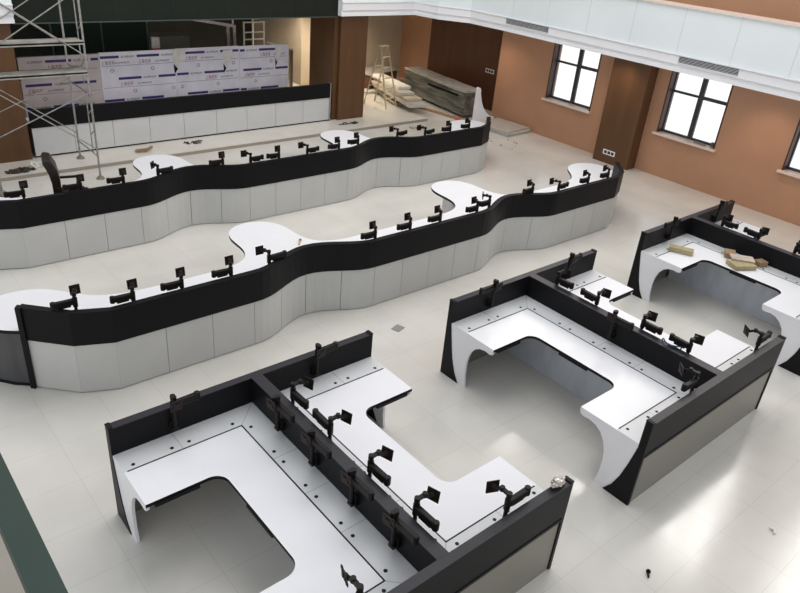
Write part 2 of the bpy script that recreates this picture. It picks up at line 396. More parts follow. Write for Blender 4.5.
# ------------------------------------------------------------------ film covered board behind it
FX0, FX1, FY, FZ1 = 3.74, 10.15, 16.2, 1.80
t = thing('film_covered_board', 'long board covered in printed protective film standing behind the back counter', 'board', (FX0, FY, STEP))
shx = [0, 1.62, 3.35, 5.0, FX1-FX0]
bm = B(); box(bm, 0.05, FX1-FX0-0.05, 0.05, 0.12, 0, FZ1-STEP-0.03); obj('backing_frame', bm, mat('aluminium_back', (0.4, 0.4, 0.4), 0.4, metal=0.5), t)
FR = (PI/2, 0, 0)
for i in range(4):
    a, b = shx[i], shx[i+1]; ht = FZ1-STEP-(0.02 if i == 0 else 0) + (0.01 if i == 2 else 0)
    bm = B(); box(bm, a+0.003, b-0.003, 0, 0.04, 0.02, ht)
    s = obj('film_sheet', bm, FILMP if i == 0 else FILMG, t)
    for r, zb in enumerate((ht-0.13, ht-0.60, ht-1.07)):
        x = a+0.05+((r*0.47+i*0.31) % 0.9)-0.45
        while x < b-0.15:
            x0_, x1_ = max(x, a+0.02), min(x+0.52, b-0.02)
            if x1_-x0_ > 0.1:
                bm = B(); box(bm, x0_, x1_, -0.0015, 0.0, zb, zb+0.055); obj('purple_stripe', bm, INKP, s)
            if x+0.56 > a and x+0.86 < b:
                text_mesh('ALUMINIUM', 0.07, INKD, s, 'dark_lettering', (x+0.56, -0.002, zb), FR, xs=0.8)
            if x+0.2 > a and x+0.85 < b:
                text_mesh('上海吉祥', 0.10, INKR, s, 'red_lettering', (x+0.02 if x > a else a+0.03, -0.002, zb-0.13), FR, xs=0.75)
                text_mesh('ALUMINIUM', 0.06, INKD, s, 'dark_lettering', (x+0.42, -0.002, zb-0.12), FR)
            if x+0.3 > a and x+0.4 < b:
                text_mesh('O', 0.11, INKD, s, 'round_mark', (x+0.3, -0.002, zb-0.30), FR)
            x += 0.92
        bm = B(); box(bm, a+0.04, b-0.04, -0.0012, 0.0, zb-0.165, zb-0.158); obj('thin_rule', bm, INKR if r % 2 else INKP, s)
for k, (x, z, ww) in enumerate(((3.28, 1.42, 0.34), (4.55, 1.36, 0.26), (6.0, 1.42, 0.22))):
    bm = B()
    vs = [bm.verts.new(p) for p in ((x, -0.01, z+0.28), (x+ww, -0.03, z+0.30), (x+ww*0.75, -0.05, z+0.08), (x+ww*0.35, -0.02, z-0.16), (x+ww*0.1, -0.012, z+0.02))]
    bm.faces.new(vs)
    r = bmesh.ops.extrude_face_region(bm, geom=bm.faces[:]); bmesh.ops.translate(bm, verts=[v for v in r['geom'] if isinstance(v, bmesh.types.BMVert)], vec=(0, 0.004, 0))
    obj('peeled_flap', bm, SCRAP, t)
    bm = B(); prism_pts = [(x+ww*0.35, z-0.14), (x+ww*0.05, z-0.02), (x+ww*0.1, z-0.25)]
    vs = [bm.verts.new((p[0], -0.003, p[1])) for p in prism_pts]; bm.faces.new(vs)
    obj('exposed_patch', bm, BLACK, t)

# ------------------------------------------------------------------ things in the dark room behind the board
def aframe(bm, w, h, d, rungs, r=0.018):
    for s in (-1, 1):
        tube(bm, (s*w/2, -d/2, 0), (s*w*0.36, 0, h), r); tube(bm, (s*w/2, d/2, 0), (s*w*0.36, 0, h), r*0.8)
    for k in range(1, rungs+1):
        f = k/(rungs+1); ww = w/2*(1-f)+w*0.36*f
        tube(bm, (-ww, -d/2*(1-f), h*f), (ww, -d/2*(1-f), h*f), r*0.8)
    tube(bm, (-w/2*0.85, d/2*0.7, h*0.3), (w/2*0.85, d/2*0.7, h*0.3), r*0.7)
def stepladder(loc, rz, h, w, d, rungs, M, label):
    t = thing('stepladder', label, 'ladder', loc, rz)
    for s, nm in ((-1, 'front_frame'), (1, 'rear_frame')):
        bm = B()
        for q in (-1, 1): bar(bm, (q*w/2, s*d/2, 0), (q*w*0.34, s*0.02, h), 0.045, 0.02)
        for k in range(1, rungs+1 if s < 0 else 3):
            f = k/(rungs+1) if s < 0 else k/3.0
            ww = w/2*(1-f)+w*0.34*f; yy = s*(d/2*(1-f)+0.02*f)
            bar(bm, (-ww, yy, h*f), (ww, yy, h*f), 0.06 if s < 0 else 0.025, 0.02)
        obj(nm, bm, M, t)
    bm = B(); box(bm, -w*0.36, w*0.36, -0.07, 0.07, h, h+0.025); obj('top_cap', bm, M, t)
    bm = B()
    for q in (-1, 1): bar(bm, (q*w*0.42, -d*0.26, h*0.48), (q*w*0.42, d*0.26, h*0.48), 0.012, 0.012)
    obj('spreader', bm, M, t)
    return t
stepladder((12.95, 15.75, STEP), 0.25, 1.62, 0.5, 0.8, 5, WOODL, 'pale timber stepladder standing right beside the brown column')
stepladder((12.62, 16.9, STEP), -0.2, 1.75, 0.46, 0.8, 6, PIPE, 'grey metal stepladder farther back, behind the pale timber stepladder')
t = thing('work_frame', 'pale welded metal work frame standing in the dark room', 'frame', (9.95, 17.6, STEP))
for s in (-1, 1):
    bm = B(); tube(bm, (s*0.3, 0, 0), (s*0.3, 0, 2.05), 0.025); tube(bm, (s*0.3, 0.6, 0), (s*0.3, 0.6, 2.05), 0.025); obj('upright', bm, SCRAP, t)
for z in (1.6, 1.78, 2.03):
    bm = B(); tube(bm, (-0.3, 0, z), (0.3, 0, z), 0.018); obj('rung', bm, SCRAP, t)
t = thing('bent_duct', 'pale bent duct on legs behind the film covered board', 'duct', (8.6, 17.3, STEP))
bm = B(); bar(bm, (-0.55, 0, 2.2), (0.62, 0, 2.0), 0.12, 0.07); obj('sloping_tray', bm, STEEL, t)
for x in (0.42, 0.6):
    bm = B(); box(bm, x-0.05, x+0.03, -0.05, 0.05, 0, 2.0); obj('leg', bm, STEEL, t)
t = thing('loose_channel', 'short pale metal channel lying sloped near the work frame', 'channel', (10.35, 16.9, 1.6))
bm = B(); bar(bm, (-0.4, 0, 0.12), (0.35, 0, -0.08), 0.10, 0.05); obj('channel', bm, SCRAP, t)
bm = B(); box(bm, 0.28, 0.36, -0.04, 0.04, 0.08-1.6, -0.09); obj('leg', bm, STEEL, t)
bm = B(); box(bm, -0.36, -0.28, -0.04, 0.04, 0.08-1.6, 0.09); obj('leg', bm, STEEL, t)
t = thing('glass_cabinet', 'dark glass cabinet dimly seen behind the film covered board', 'cabinet', (5.0, 18.2, STEP))
bm = B(); box(bm, 0, 2.3, 0, 0.6, 0, 0.9); obj('base', bm, DARKROOM, t)
bm = B()
for x in (0, 1.15, 2.27): box(bm, x, x+0.03, 0, 0.03, 0.9, 2.1)
box(bm, 0, 2.3, 0, 0.03, 2.07, 2.1)
obj('cabinet_frame', bm, mat('cabinet_green', (0.06, 0.10, 0.075), 0.3), t)
bm = B(); box(bm, 0.02, 2.28, 0.03, 0.04, 0.9, 2.07); obj('front_glass', bm, mat('dark_green_glass', (0.02, 0.035, 0.028), 0.12), t)
bm = B(); box(bm, 7.4, 8.3, 18.0, 18.6, STEP, 1.75); tag(obj('grey_box', bm, mat('dim_grey', (0.12, 0.125, 0.12), 0.6)), 'dim grey carton stack top seen right of the glass cabinet', 'box')
t = thing('sign_post', 'short red and white post standing behind the board', 'post', (7.1, 17.3, STEP))
bm = B(); box(bm, -0.08, 0.08, -0.04, 0.04, 0, 1.55); obj('red_post', bm, RED, t)
bm = B(); box(bm, -0.085, 0.085, -0.045, 0.045, 1.55, 1.8); obj('white_cap', bm, SCRAP, t)

# ------------------------------------------------------------------ wave shaped counters
def wave(x):
    y = 0.0
    for c in (4.77, 8.77):
        d = abs(x-c)
        if d < 0.92: y = max(y, 0.30*(0.5+0.5*math.cos(PI*d/0.92)))
    return y
CX = 6.77
def front_path():
    left = [(1.29, 0.56), (1.68, 0.16), (2.07, 0.0), (2.65, 0.0), (3.23, 0.0)]
    pts = list(left)
    x = 3.80
    while x < 2*CX-3.79:
        pts.append((x, wave(x))); x += 0.12
    pts += [(2*CX-a, b) for a, b in reversed(left)]
    return pts
FP = front_path()
def offset(path, d):
    out = []
    for i, p in enumerate(path):
        a = Vector(path[max(i-1, 0)]); b = Vector(path[min(i+1, len(path)-1)]); t_ = (b-a).normalized()
        out.append((p[0]-t_.y*d, p[1]+t_.x*d))
    return out
def split_panels():
    cuts = [1.29, 1.68, 2.07, 2.65, 3.23, 3.80, 4.28, 4.76, 5.24, 5.72, 6.24, 6.77]
    cuts = cuts + [2*CX-c for c in reversed(cuts[:-1])]
    return cuts
def interp(path, x):
    for (a, b) in zip(path[:-1], path[1:]):
        if a[0]-1e-6 <= x <= b[0]+1e-6:
            f = (x-a[0])/(b[0]-a[0]); return (x, a[1]+(b[1]-a[1])*f)
    return path[0] if x < path[0][0] else path[-1]
def desk_outline():
    """user side edge of the counter top, left to right"""
    def lobe(c):
        h = [(-1.0, 0.80), (-0.78, 0.84), (-0.60, 0.93), (-0.50, 1.08), (-0.46, 1.25), (-0.455, 1.45), (-0.44, 1.65), (-0.36, 1.83), (-0.22, 1.95), (0.0, 2.0)]
        return [(c+a, b) for a, b in h] + [(c-a, b) for a, b in reversed(h[:-1])]
    endl = [(1.27, 0.575), (1.10, 0.70), (0.98, 0.86), (0.93, 1.05), (0.97, 1.25), (1.10, 1.40), (1.30, 1.49), (1.52, 1.49), (1.72, 1.42), (1.88, 1.28), (2.02, 1.10), (2.2, 0.93), (2.45, 0.84), (2.8, 0.80), (3.3, 0.80)]
    return endl + lobe(4.77) + [(6.2, 0.80), (6.77, 0.80), (7.3, 0.80)] + lobe(8.77) + [(2*CX-a, b) for a, b in reversed(endl)]
def smooth_closed(pts, n=2):
    for _ in range(n):
        out = [pts[0]]
        for a, b in zip(pts[:-1], pts[1:]):
            out += [(a[0]*.75+b[0]*.25, a[1]*.75+b[1]*.25), (a[0]*.25+b[0]*.75, a[1]*.25+b[1]*.75)]
        out.append(pts[-1]); pts = out
    return pts
def ribbon(bm, path, d0, d1, z0, z1):
    a = offset(path, d0); b = offset(path, d1)
    n = len(path)
    v = [[bm.verts.new((*a[i], z0)), bm.verts.new((*b[i], z0)), bm.verts.new((*b[i], z1)), bm.verts.new((*a[i], z1))] for i in range(n)]
    for i in range(n-1):
        for j in range(4): bm.faces.new((v[i][j], v[i+1][j], v[i+1][(j+1) % 4], v[i][(j+1) % 4]))
    bm.faces.new(v[0][::-1]); bm.faces.new(v[-1])
def counter(y0, label):
    t = thing('curved_counter', label, 'counter', (0, y0, 0))
    t_top = 1.04
    bm = B(); ribbon(bm, FP, 0.0, 0.075, 0.635, t_top); obj('screen_panel', bm, BLACK, t, bevel=0.006)
    bm = B(); ribbon(bm, FP, -0.004, 0.079, t_top, t_top+0.008); obj('screen_cap', bm, BLACK, t)
    cuts = split_panels()
    for a, b in zip(cuts[:-1], cuts[1:]):
        sub = [interp(FP, a+0.003)] + [p for p in FP if a+0.02 < p[0] < b-0.02] + [interp(FP, b-0.003)]
        bm = B(); ribbon(bm, sub, 0.012, 0.035, 0.012, 0.635)
        obj('front_panel', bm, GREY, t)
    bm = B(); ribbon(bm, FP, 0.035, 0.06, 0.0, 0.70); obj('carcass', bm, SEAM2, t)
    inner = smooth_closed(desk_outline())
    outer = offset(FP, 0.075)
    pts = inner + outer[::-1]
    bm = B(); prism(bm, pts, 0.708, 0.75, 0, 1); obj('desktop', bm, [WHITE, EDGE], t)
    for c in (4.77, 8.77):
        bm = B(); ap = [(c+0.27*math.cos(u), 1.48+0.27*math.sin(u)) for u in [2*PI*k/28 for k in range(28)]]
        prism(bm, ap, 0.03, 0.72); p_ = obj('pedestal', bm, STEEL, t, smooth=False)
        bm = B(); ap = [(c+0.29*math.cos(u), 1.48+0.29*math.sin(u)) for u in [2*PI*k/28 for k in range(28)]]
        prism(bm, ap, 0.0, 0.03); obj('kick_ring', bm, BLACK, p_)
    for s in (0, 1):
        f = (lambda p: p) if s == 0 else (lambda p: (2*CX-p[0], p[1]))
        ol = [f(p) for p in [(1.30, 0.60), (1.15, 0.72), (1.03, 0.87), (0.985, 1.05), (1.02, 1.22), (1.13, 1.36), (1.31, 1.44), (1.5, 1.44), (1.66, 1.34), (1.7, 0.8), (1.45, 0.55)]]
        bm = B(); prism(bm, ol, 0.03, 0.72); p_ = obj('end_pedestal', bm, DARKSTEEL, t)
        ol2 = [(p[0]+(-0.012 if s == 0 else 0.012), p[1]-0.004) for p in ol]
        bm = B(); prism(bm, ol2, 0.0, 0.03); obj('kick_strip', bm, BLACK, p_)
        x0, y0_ = f((1.29, 0.56))
        bm = B(); ol3 = [f(p) for p in [(1.255, 0.56), (1.30, 0.515), (1.345, 0.58), (1.30, 0.625)]]
        prism(bm, ol3, 0.0, 1.05); obj('end_post', bm, BLACK, t, bevel=0.008)
    for x in (2.9, 6.3, 7.25, 10.6):
        bm = B(); box(bm, x-0.01, x+0.01, 0.06, 0.70, 0, 0.72); obj('support_board', bm, GREY, t)
    return t
counter(6.80, 'nearer of the two long wave-shaped counters, white top behind a black screen')
counter(10.33, 'farther of the two long wave-shaped counters, closest to the back counter')

# ------------------------------------------------------------------ monitor arms
def make_arm(flip, group, label, loc, rz, twist=0.0, reach=0.17, px=0.0, pz=0.38):
    """post hung on the screen behind it (local -Y), spring arm folded along +X (-X when flip), link and plate on the +Y side"""
    s = -1 if flip else 1
    t = thing('monitor_arm', label, 'monitor arm', loc, rz, group)
    bm = B(); box(bm, -0.035, 0.035, -0.052, -0.018, 0.06, 0.15); box(bm, -0.03, 0.03, -0.03, 0.022, 0.07, 0.10); obj('base_clamp', bm, ARM, t, bevel=0.004)
    bm = B(); tube(bm, (0, 0, 0.07), (0, 0, 0.42), 0.0175, 12); obj('post', bm, ARM, t)
    bm = B(); tube(bm, (0, 0, 0.28), (0, 0, 0.385), 0.027, 12); obj('collar', bm, ARM, t)
    bm = B()
    a0 = Vector((s*0.01, -0.005, 0.345)); b0 = Vector((s*0.225, -0.005, 0.35))
    bar(bm, a0, b0, 0.048, 0.066); tube(bm, b0+Vector((0, 0, -0.04)), b0+Vector((0, 0, 0.042)), 0.028, 12)
    sa = obj('spring_arm', bm, ARM, t, bevel=0.008)
    bm = B(); box(bm, min(s*0.05, s*0.18), max(s*0.05, s*0.18), -0.018, 0.0, 0.292, 0.313); obj('cable_clip', bm, ARM, sa)
    p1 = Vector((px*0.5, reach*0.45, 0.435)); p2 = Vector((px, reach-0.03, pz+0.01))
    bm = B(); tube(bm, (0, 0, 0.41), (0, 0, 0.45), 0.024, 12); bar(bm, (0, 0, 0.43), p1, 0.032, 0.024); tube(bm, p1-Vector((0, 0, 0.02)), p1+Vector((0, 0, 0.02)), 0.021, 12)
    bar(bm, p1, p2, 0.028, 0.024); obj('link', bm, ARM, t)
    pm = Matrix.Translation((px, reach, pz)) @ Matrix.Rotation(twist, 4, 'Z') @ Matrix.Rotation(-0.12, 4, 'X')
    bm = B(); h = 0.056
    box(bm, -h, h, -0.003, 0.003, -h, h)
    box(bm, -0.024, 0.024, -0.012, 0.010, -0.024, 0.024)
    for a in (1, -1): bar(bm, (-h+0.01, 0, a*(-h+0.01)), (h-0.01, 0, a*(h-0.01)), 0.014, 0.024, up=(0, 0, 1))
    for a in (1, -1):
        for c in (1, -1): tube(bm, (a*0.045, -0.006, c*0.045), (a*0.045, 0.006, c*0.045), 0.007, 8)
    bmesh.ops.transform(bm, matrix=pm, verts=bm.verts)
    mp_ = obj('mounting_plate', bm, PLATE, t)
    bm = B(); tube(bm, p2, p2+Vector((0, 0.03, 0)), 0.022, 12); obj('ball_joint', bm, ARM, mp_)
    return t
ORD = ['leftmost', 'second', 'third', 'fourth', 'fifth', 'sixth', 'seventh', 'eighth', 'ninth', 'tenth', 'eleventh', 'twelfth', 'thirteenth', 'last']
proto = {}
def put_arm(key, group, label, loc, rz):
    """key = (flip, twist, reach)"""
    if key not in proto:
        proto[key] = make_arm(key[0], group, label, loc, rz, *key[1:]); return proto[key]
    r = dup(proto[key], loc, rz, label); r['group'] = group; return r
C2 = [(1.80, 1, 0), (2.357, 1, 0), (2.925, 1, 0), (3.552, 1, 0), (4.115, 0, 0), (5.77, 1, 0), (6.415, 1, 0), (7.01, 1, 0), (7.80, 1, 0), (8.16, 1, 1), (9.275, 1, 0), (9.83, 0, 0), (10.67, 1, 0), (11.28, 1, 0)]
C1 = [(2.21, 1, 0), (2.975, 1, 0), (3.61, 1, 0), (4.205, 0, 1), (5.334, 1, 0), (5.81, 0, 0), (6.37, 1, 0), (6.97, 0, 0), (7.67, 1, 0), (8.187, 1, 0), (9.23, 0, 0), (9.85, 0, 0), (10.565, 1, 0), (11.13, 1, 0)]
for nm, y0, LST in (('nearer', 6.80, C2), ('farther', 10.33, C1)):
    for i, (x, fl, tw) in enumerate(LST):
        yy = interp(FP, x)[1]
        end = 'counted from the left end' if i < 13 else 'at its right end'
        put_arm((bool(fl), 0.7 if tw else 0.0, 0.13, (0.05 if fl else -0.06) if not tw else -0.03, 0.41), 'monitor arms on the %s wave-shaped counter' % nm,
                '%s black monitor arm on the %s wave-shaped counter %s' % (ORD[i], nm, end), (x, y0+yy+(0.128 if i else 0.20), 0.7505), 0.0)

# ------------------------------------------------------------------ desk clusters
WH, LD, TP, TS, SL, HP = 1.41, 2.64, 0.078, 0.056, 0.255, 0.289
def arc(cx, cy, r, a0, a1, n=8):
    return [(cx+r*math.cos(a0+(a1-a0)*k/n), cy+r*math.sin(a0+(a1-a0)*k/n)) for k in range(n+1)]
def u_top(side):
    """plan of the U shaped top on one side of the spine (side = -1 left, +1 right)"""
    r = 0.13; xi = 0.74; ya = -0.70; yb = -1.94
    pts = [(TS, 0), (WH, 0), (WH, ya)]
    pts += arc(xi+r, ya-r, r, PI/2, PI) + arc(xi+r, yb+r, r, PI, 1.5*PI)
    pts += [(WH, yb), (WH, -LD), (TS, -LD)]
    return [(side*x, y) for x, y in pts]
def slot_path(side):
    return [(side*(WH-0.035), -SL), (side*(TS+SL), -SL), (side*(TS+SL), -LD+SL), (side*(WH-0.035), -LD+SL)]
def strip_seg(bm, a, b, w_, z0, z1):
    x0, x1 = sorted((a[0], b[0])); y0, y1 = sorted((a[1], b[1]))
    box(bm, x0-w_/2, x1+w_/2, y0-w_/2, y1+w_/2, z0, z1)
def gable_white(front):
    # arch shaped white leg: list of (distance from the panel, z)
    g = [(0.0, 0.714), (0.02, 0.60), (0.05, 0.45), (0.09, 0.28), (0.15, 0.12), (0.23, 0.0), (0.345, 0.0), (0.32, 0.15), (0.315, 0.31), (0.33, 0.43), (0.365, 0.53), (0.42, 0.605), (0.49, 0.65), (0.57, 0.668), (0.65, 0.66), (0.69, 0.675), (0.70, 0.714)]
    return [(-d, z) if not front else (-LD+d, z) for d, z in g]
def gable_black(front):
    g = [(-TP, 0.0), (-TP, 0.75+HP), (0.0, 0.75+HP), (0.0, 0.714), (0.02, 0.60), (0.05, 0.45), (0.09, 0.28), (0.15, 0.12), (0.23, 0.0)]
    return [(-d, z) if not front else (-LD+d, z) for d, z in g]
def cluster(cx, cy, label):
    t = thing('operator_desk', label, 'desk', (cx, cy, 0))
    # screens: back, spine, front
    for nm, y0, y1 in (('rear_screen', 0.0, TP), ('front_screen', -LD-TP, -LD)):
        bm = B(); box(bm, -WH+0.03, WH-0.03, y0, y1, 0.64, 0.75+HP-0.008); s_ = obj(nm, bm, BLACK, t)
        bm = B(); box(bm, -WH+0.03, WH-0.03, y0-0.002, y1+0.002, 0.75+HP-0.008, 0.75+HP); obj('top_cap', bm, PURPLEBLACK, s_)
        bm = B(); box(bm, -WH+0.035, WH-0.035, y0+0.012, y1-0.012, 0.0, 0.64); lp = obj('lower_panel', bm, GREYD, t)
        yo = y0 if nm == 'front_screen' else y1
        bm = B(); box(bm, -WH+0.03, WH-0.03, yo-0.006, yo+0.006, 0.615, 0.645); obj('groove_trim', bm, BLACK, s_)
    bm = B(); box(bm, -TS, TS, -LD, 0.0, 0.70, 0.75+HP-0.008); s_ = obj('spine_screen', bm, BLACK, t)
    bm = B(); box(bm, -TS-0.002, TS+0.002, -LD+0.003, -0.003, 0.75+HP-0.008, 0.75+HP); obj('top_cap', bm, PURPLEBLACK, s_)
    bm = B(); box(bm, -0.03, 0.03, -LD+0.01, -0.01, 0, 0.70); obj('spine_carcass', bm, SEAM2, t)
    for s in (-1, 1):
        bm = B(); prism(bm, u_top(s), 0.714, 0.75, 0, 1)
        top = obj('desktop', bm, [WHITE, EDGE], t)
        # outer ends of the top are white laminate
        for p in top.data.polygons:
            if p.material_index == 1 and abs(abs(p.center.x)-WH) < 0.002: p.material_index = 0
        bm = B(); sp = slot_path(s)
        # lighter flap strip between the screens and the slot
        z0, z1 = 0.7500, 0.7512
        xa, xb = sorted((s*(TS+0.001), s*(WH-0.002)))
        box(bm, xa, xb, -SL, -0.001, z0, z1); box(bm, xa, xb, -LD+0.001, -LD+SL, z0, z1)
        xa, xb = sorted((s*(TS+0.001), s*(TS+SL)))
        box(bm, xa, xb, -LD+SL, -SL, z0, z1)
        fl = obj('cable_flap', bm, FLAP, top)
        bm = B()
        for a, b in zip(sp[:-1], sp[1:]): strip_seg(bm, a, b, 0.013, 0.7505, 0.7525)
        obj('slot_trim', bm, EDGE, top)
        bm = B()
        for x in (-0.88*1,):
            pass
        for y in (-0.81, -1.32, -1.83): 
            xa, xb = sorted((s*(TS+0.002), s*(TS+SL))); box(bm, xa, xb, y-0.002, y+0.002, 0.7512, 0.7517)
        for y0_, y1_ in ((-SL, -0.002), (-LD+0.002, -LD+SL)):
            box(bm, s*0.88-0.002, s*0.88+0.002, y0_, y1_, 0.7512, 0.7517)
        bar(bm, (s*TS, 0, 0.7514), (s*(TS+SL), -SL, 0.7514), 0.004, 0.0006); bar(bm, (s*TS, -LD, 0.7514), (s*(TS+SL), -LD+SL, 0.7514), 0.004, 0.0006)
        obj('flap_joint', bm, SEAM2, fl)
        g = [(s*1.31, -0.20), (s*0.96, -0.19), (s*0.80, -0.19), (s*0.37, -0.19), (s*0.25, -0.32), (s*0.25, -0.73), (s*0.25, -0.89), (s*0.25, -1.24), (s*0.25, -1.40),
             (s*0.25, -1.75), (s*0.25, -1.91), (s*0.25, -2.32), (s*0.37, -2.45), (s*0.80, -2.45), (s*0.96, -2.45), (s*1.31, -2.44)]
        for x, y in g:
            bm = B(); tube(bm, (x, y, 0.7505), (x, y, 0.7535), 0.017, 10); obj('grommet', bm, EDGE, fl)
        # end gables
        for fr in (False, True):
            xa, xb = sorted((s*(WH-0.030), s*(WH-0.002)))
            bm = B(); xprism(bm, gable_white(fr), xa, xb); obj('arched_leg', bm, WHITE, t)
            xa, xb = sorted((s*(WH-0.03), s*(WH+0.006)))
            bm = B(); xprism(bm, gable_black(fr), xa, xb); gb = obj('end_board', bm, BLACK, t)
            bm = B(); yy = (0, TP) if not fr else (-LD-TP, -LD)
            box(bm, xa-0.004, xb+0.004, yy[0]-0.004, yy[1]+0.004, 0.75+HP, 0.75+HP+0.012); obj('end_cap', bm, BLACK, gb, bevel=0.004)
        # knee boards below the top
        bm = B(); xa, xb = sorted((s*0.30, s*0.325)); box(bm, xa, xb, -LD+0.02, -0.02, 0.0, 0.714); obj('knee_board', bm, MODEST, t)
        bm = B(); xa, xb = sorted((s*0.66, s*0.745)); box(bm, xa, xb, -1.52, -1.12, 0.69, 0.722); obj('keyboard_rail', bm, EDGE, t)
        bm = B(); xa, xb = sorted((s*0.95, s*1.34)); box(bm, xa, xb, -0.712, -0.66, 0.69, 0.722); obj('keyboard_rail', bm, EDGE, t)
    return t
D = [(2.7625, 4.93), (6.85, 4.965), (10.93, 4.965)]
cluster(*D[0], 'nearest H-shaped white operator desk with black dividing screens, lower left of the room')
cluster(*D[1], 'middle H-shaped white operator desk with black dividing screens, between its two neighbours')
cluster(*D[2], 'H-shaped operator desk nearest the window wall, with cardboard pieces on it')

# arms on the desk clusters: (cluster, x, y, rotation, flip, twist, description)
R = PI/2
def desk_arm(ci, x, y, rz, flip, tw, label, reach=0.17):
    cx, cy = D[ci]
    put_arm((flip, tw, reach, 0.0, 0.38), 'monitor arms on the operator desks', label, (cx+x, cy+y, 0.7515), rz)
N = ('nearest', 'middle', 'far right')
# right of the spine: local +Y points to +X (rz=-90); local +X then points to -Y
DA = [
 (0, 0.108, -0.47, -R, False, 0.3, 'black monitor arm first behind the dividing screen, right side of nearest desk'),
 (0, 0.108, -1.07, -R, True, 0.3, 'black monitor arm second from the rear, right side of nearest desk'),
 (0, 0.108, -1.64, -R, False, 0.3, 'black monitor arm third from the rear, right side of nearest desk'),
 (0, 0.108, -2.21, -R, False, 0.3, 'black monitor arm fourth from the rear, right side of nearest desk'),
 (0, 0.73, -2.588, 0.0, False, -0.4, 'black monitor arm at the front screen, right lobe of nearest desk'),
 (0, 0.66, -0.052, PI, True, 0.0, 'black monitor arm folded on rear screen, right half of nearest desk'),
 (0, -0.86, -0.052, PI, True, 0.0, 'black monitor arm folded on rear screen, left half of nearest desk'),
 (0, -0.108, -0.56, R, True, 0.2, 'black monitor arm against the spine, left side of nearest desk, rearmost'),
 (0, -0.108, -1.12, R, True, 0.2, 'black monitor arm against the spine, left side of nearest desk, second'),
 (0, -0.108, -1.69, R, True, 0.2, 'black monitor arm against the spine, left side of nearest desk, third'),
 (0, -0.108, -2.22, R, True, 0.2, 'black monitor arm against the spine, left side of nearest desk, frontmost'),
 (0, -0.72, -2.588, 0.0, True, 1.3, 'black monitor arm cut by the bottom edge of the picture'),
 (1, 0.108, -0.33, -R, False, 0.3, 'black monitor arm nearest the rear screen, right side of middle desk'),
 (1, 0.108, -0.95, -R, True, 0.3, 'black monitor arm second from the rear, right side of middle desk'),
 (1, 0.108, -1.60, -R, False, 0.3, 'black monitor arm third from the rear, right side of middle desk'),
 (1, 0.108, -2.20, -R, True, 0.3, 'black monitor arm fourth from the rear, right side of middle desk'),
 (1, 0.97, -2.588, 0.0, False, 0.9, 'black monitor arm at the front screen, right lobe of middle desk'),
 (1, -0.46, -2.588, 0.0, True, 0.9, 'black monitor arm at the front screen, left half of middle desk'),
 (1, -0.79, -0.052, PI, False, 0.0, 'black monitor arm folded on rear screen, left half of middle desk'),
 (1, 0.72, -0.052, PI, True, 0.0, 'black monitor arm folded on rear screen, right half of middle desk'),
 (1, -0.108, -1.35, R, True, 0.2, 'black monitor arm against the spine, left side of middle desk'),
 (2, 0.108, -0.45, -R, False, 0.3, 'black monitor arm nearest the rear screen, right side of window-side desk'),
 (2, 0.108, -1.05, -R, True, 0.3, 'black monitor arm second from the rear, right side of window-side desk'),
 (2, 0.108, -1.62, -R, False, 0.3, 'black monitor arm at the right edge of the picture, window-side desk'),
 (2, -0.73, -0.052, PI, False, 0.0, 'black monitor arm folded on rear screen, left half of window-side desk'),
 (2, 0.75, -0.052, PI, True, 0.0, 'black monitor arm folded on rear screen, right half of window-side desk'),
]
for ci, x, y, rz, fl, tw, lab in DA:
    desk_arm(ci, x, y, rz, fl, tw, lab, 0.07 if (abs(x) == 0.108 and x < 0) or rz == PI else 0.17)

# ------------------------------------------------------------------ scaffold tower
t = thing('scaffold_tower', 'grey tube scaffold tower with cross braces standing left of the back counter', 'scaffold', (0, 0, 0))
XA, XB, YA, YB = 2.50, 4.24, 13.52, 14.62
for x in (XA, XB):
    for y in (YA, YB):
        z0 = 0.0 if y == YA else STEP
        bm = B(); tube(bm, (x, y, z0+0.03), (x, y, 3.9), 0.019, 12); p_ = obj('upright', bm, PIPE, t)
        bm = B(); tube(bm, (x, y, z0), (x, y, z0+0.05), 0.085, 10, 0.05); obj('foot', bm, DUST, p_)
    for z in (0.45, 1.62, 1.95, 3.3):
        bm = B(); tube(bm, (x, YA, z), (x, YB, z), 0.012); obj('ledger', bm, PIPE, t)
    bm = B(); tube(bm, (x, YA+0.25, 1.62), (x, YA+0.25, 3.3), 0.011); tube(bm, (x, YA+0.25, 0.45), (x, YA+0.25, 1.62), 0.011); obj('inner_post', bm, PIPE, t)
    for z in (0.8, 1.2, 2.1, 2.7):
        bm = B(); tube(bm, (x, YA, z+0.15), (x, YA+0.25, z), 0.011); obj('rung', bm, PIPE, t)
for y in (YA-0.03, YB+0.03):
    for (za, zb) in ((3.55, 2.30), (2.33, 3.40), (1.93, 0.60), (0.97, 1.67)):
        bm = B(); tube(bm, (XA, y, za), (XB, y, zb), 0.0105, 8); obj('cross_brace', bm, PIPE, t)
for z, yy in ((2.50, YA), (1.975, YA)):
    t2 = thing('scaffold_deck', 'dusty deck board of the scaffold tower, %s one' % ('upper' if z > 2.2 else 'lower'), 'board', (XA-0.2, yy-0.02, z), 0, 'deck boards of the scaffold')
    bm = B(); box(bm, 0, 1.94, 0, 0.42, 0.022, 0.05); obj('deck_sheet', bm, PLANK, t2)
    bm = B(); box(bm, 0, 1.94, 0, 0.03, 0, 0.075); obj('side_rail', bm, PLANK, t2)
    bm = B(); box(bm, 0, 1.94, 0.39, 0.42, 0, 0.05); obj('side_rail', bm, PLANK, t2)

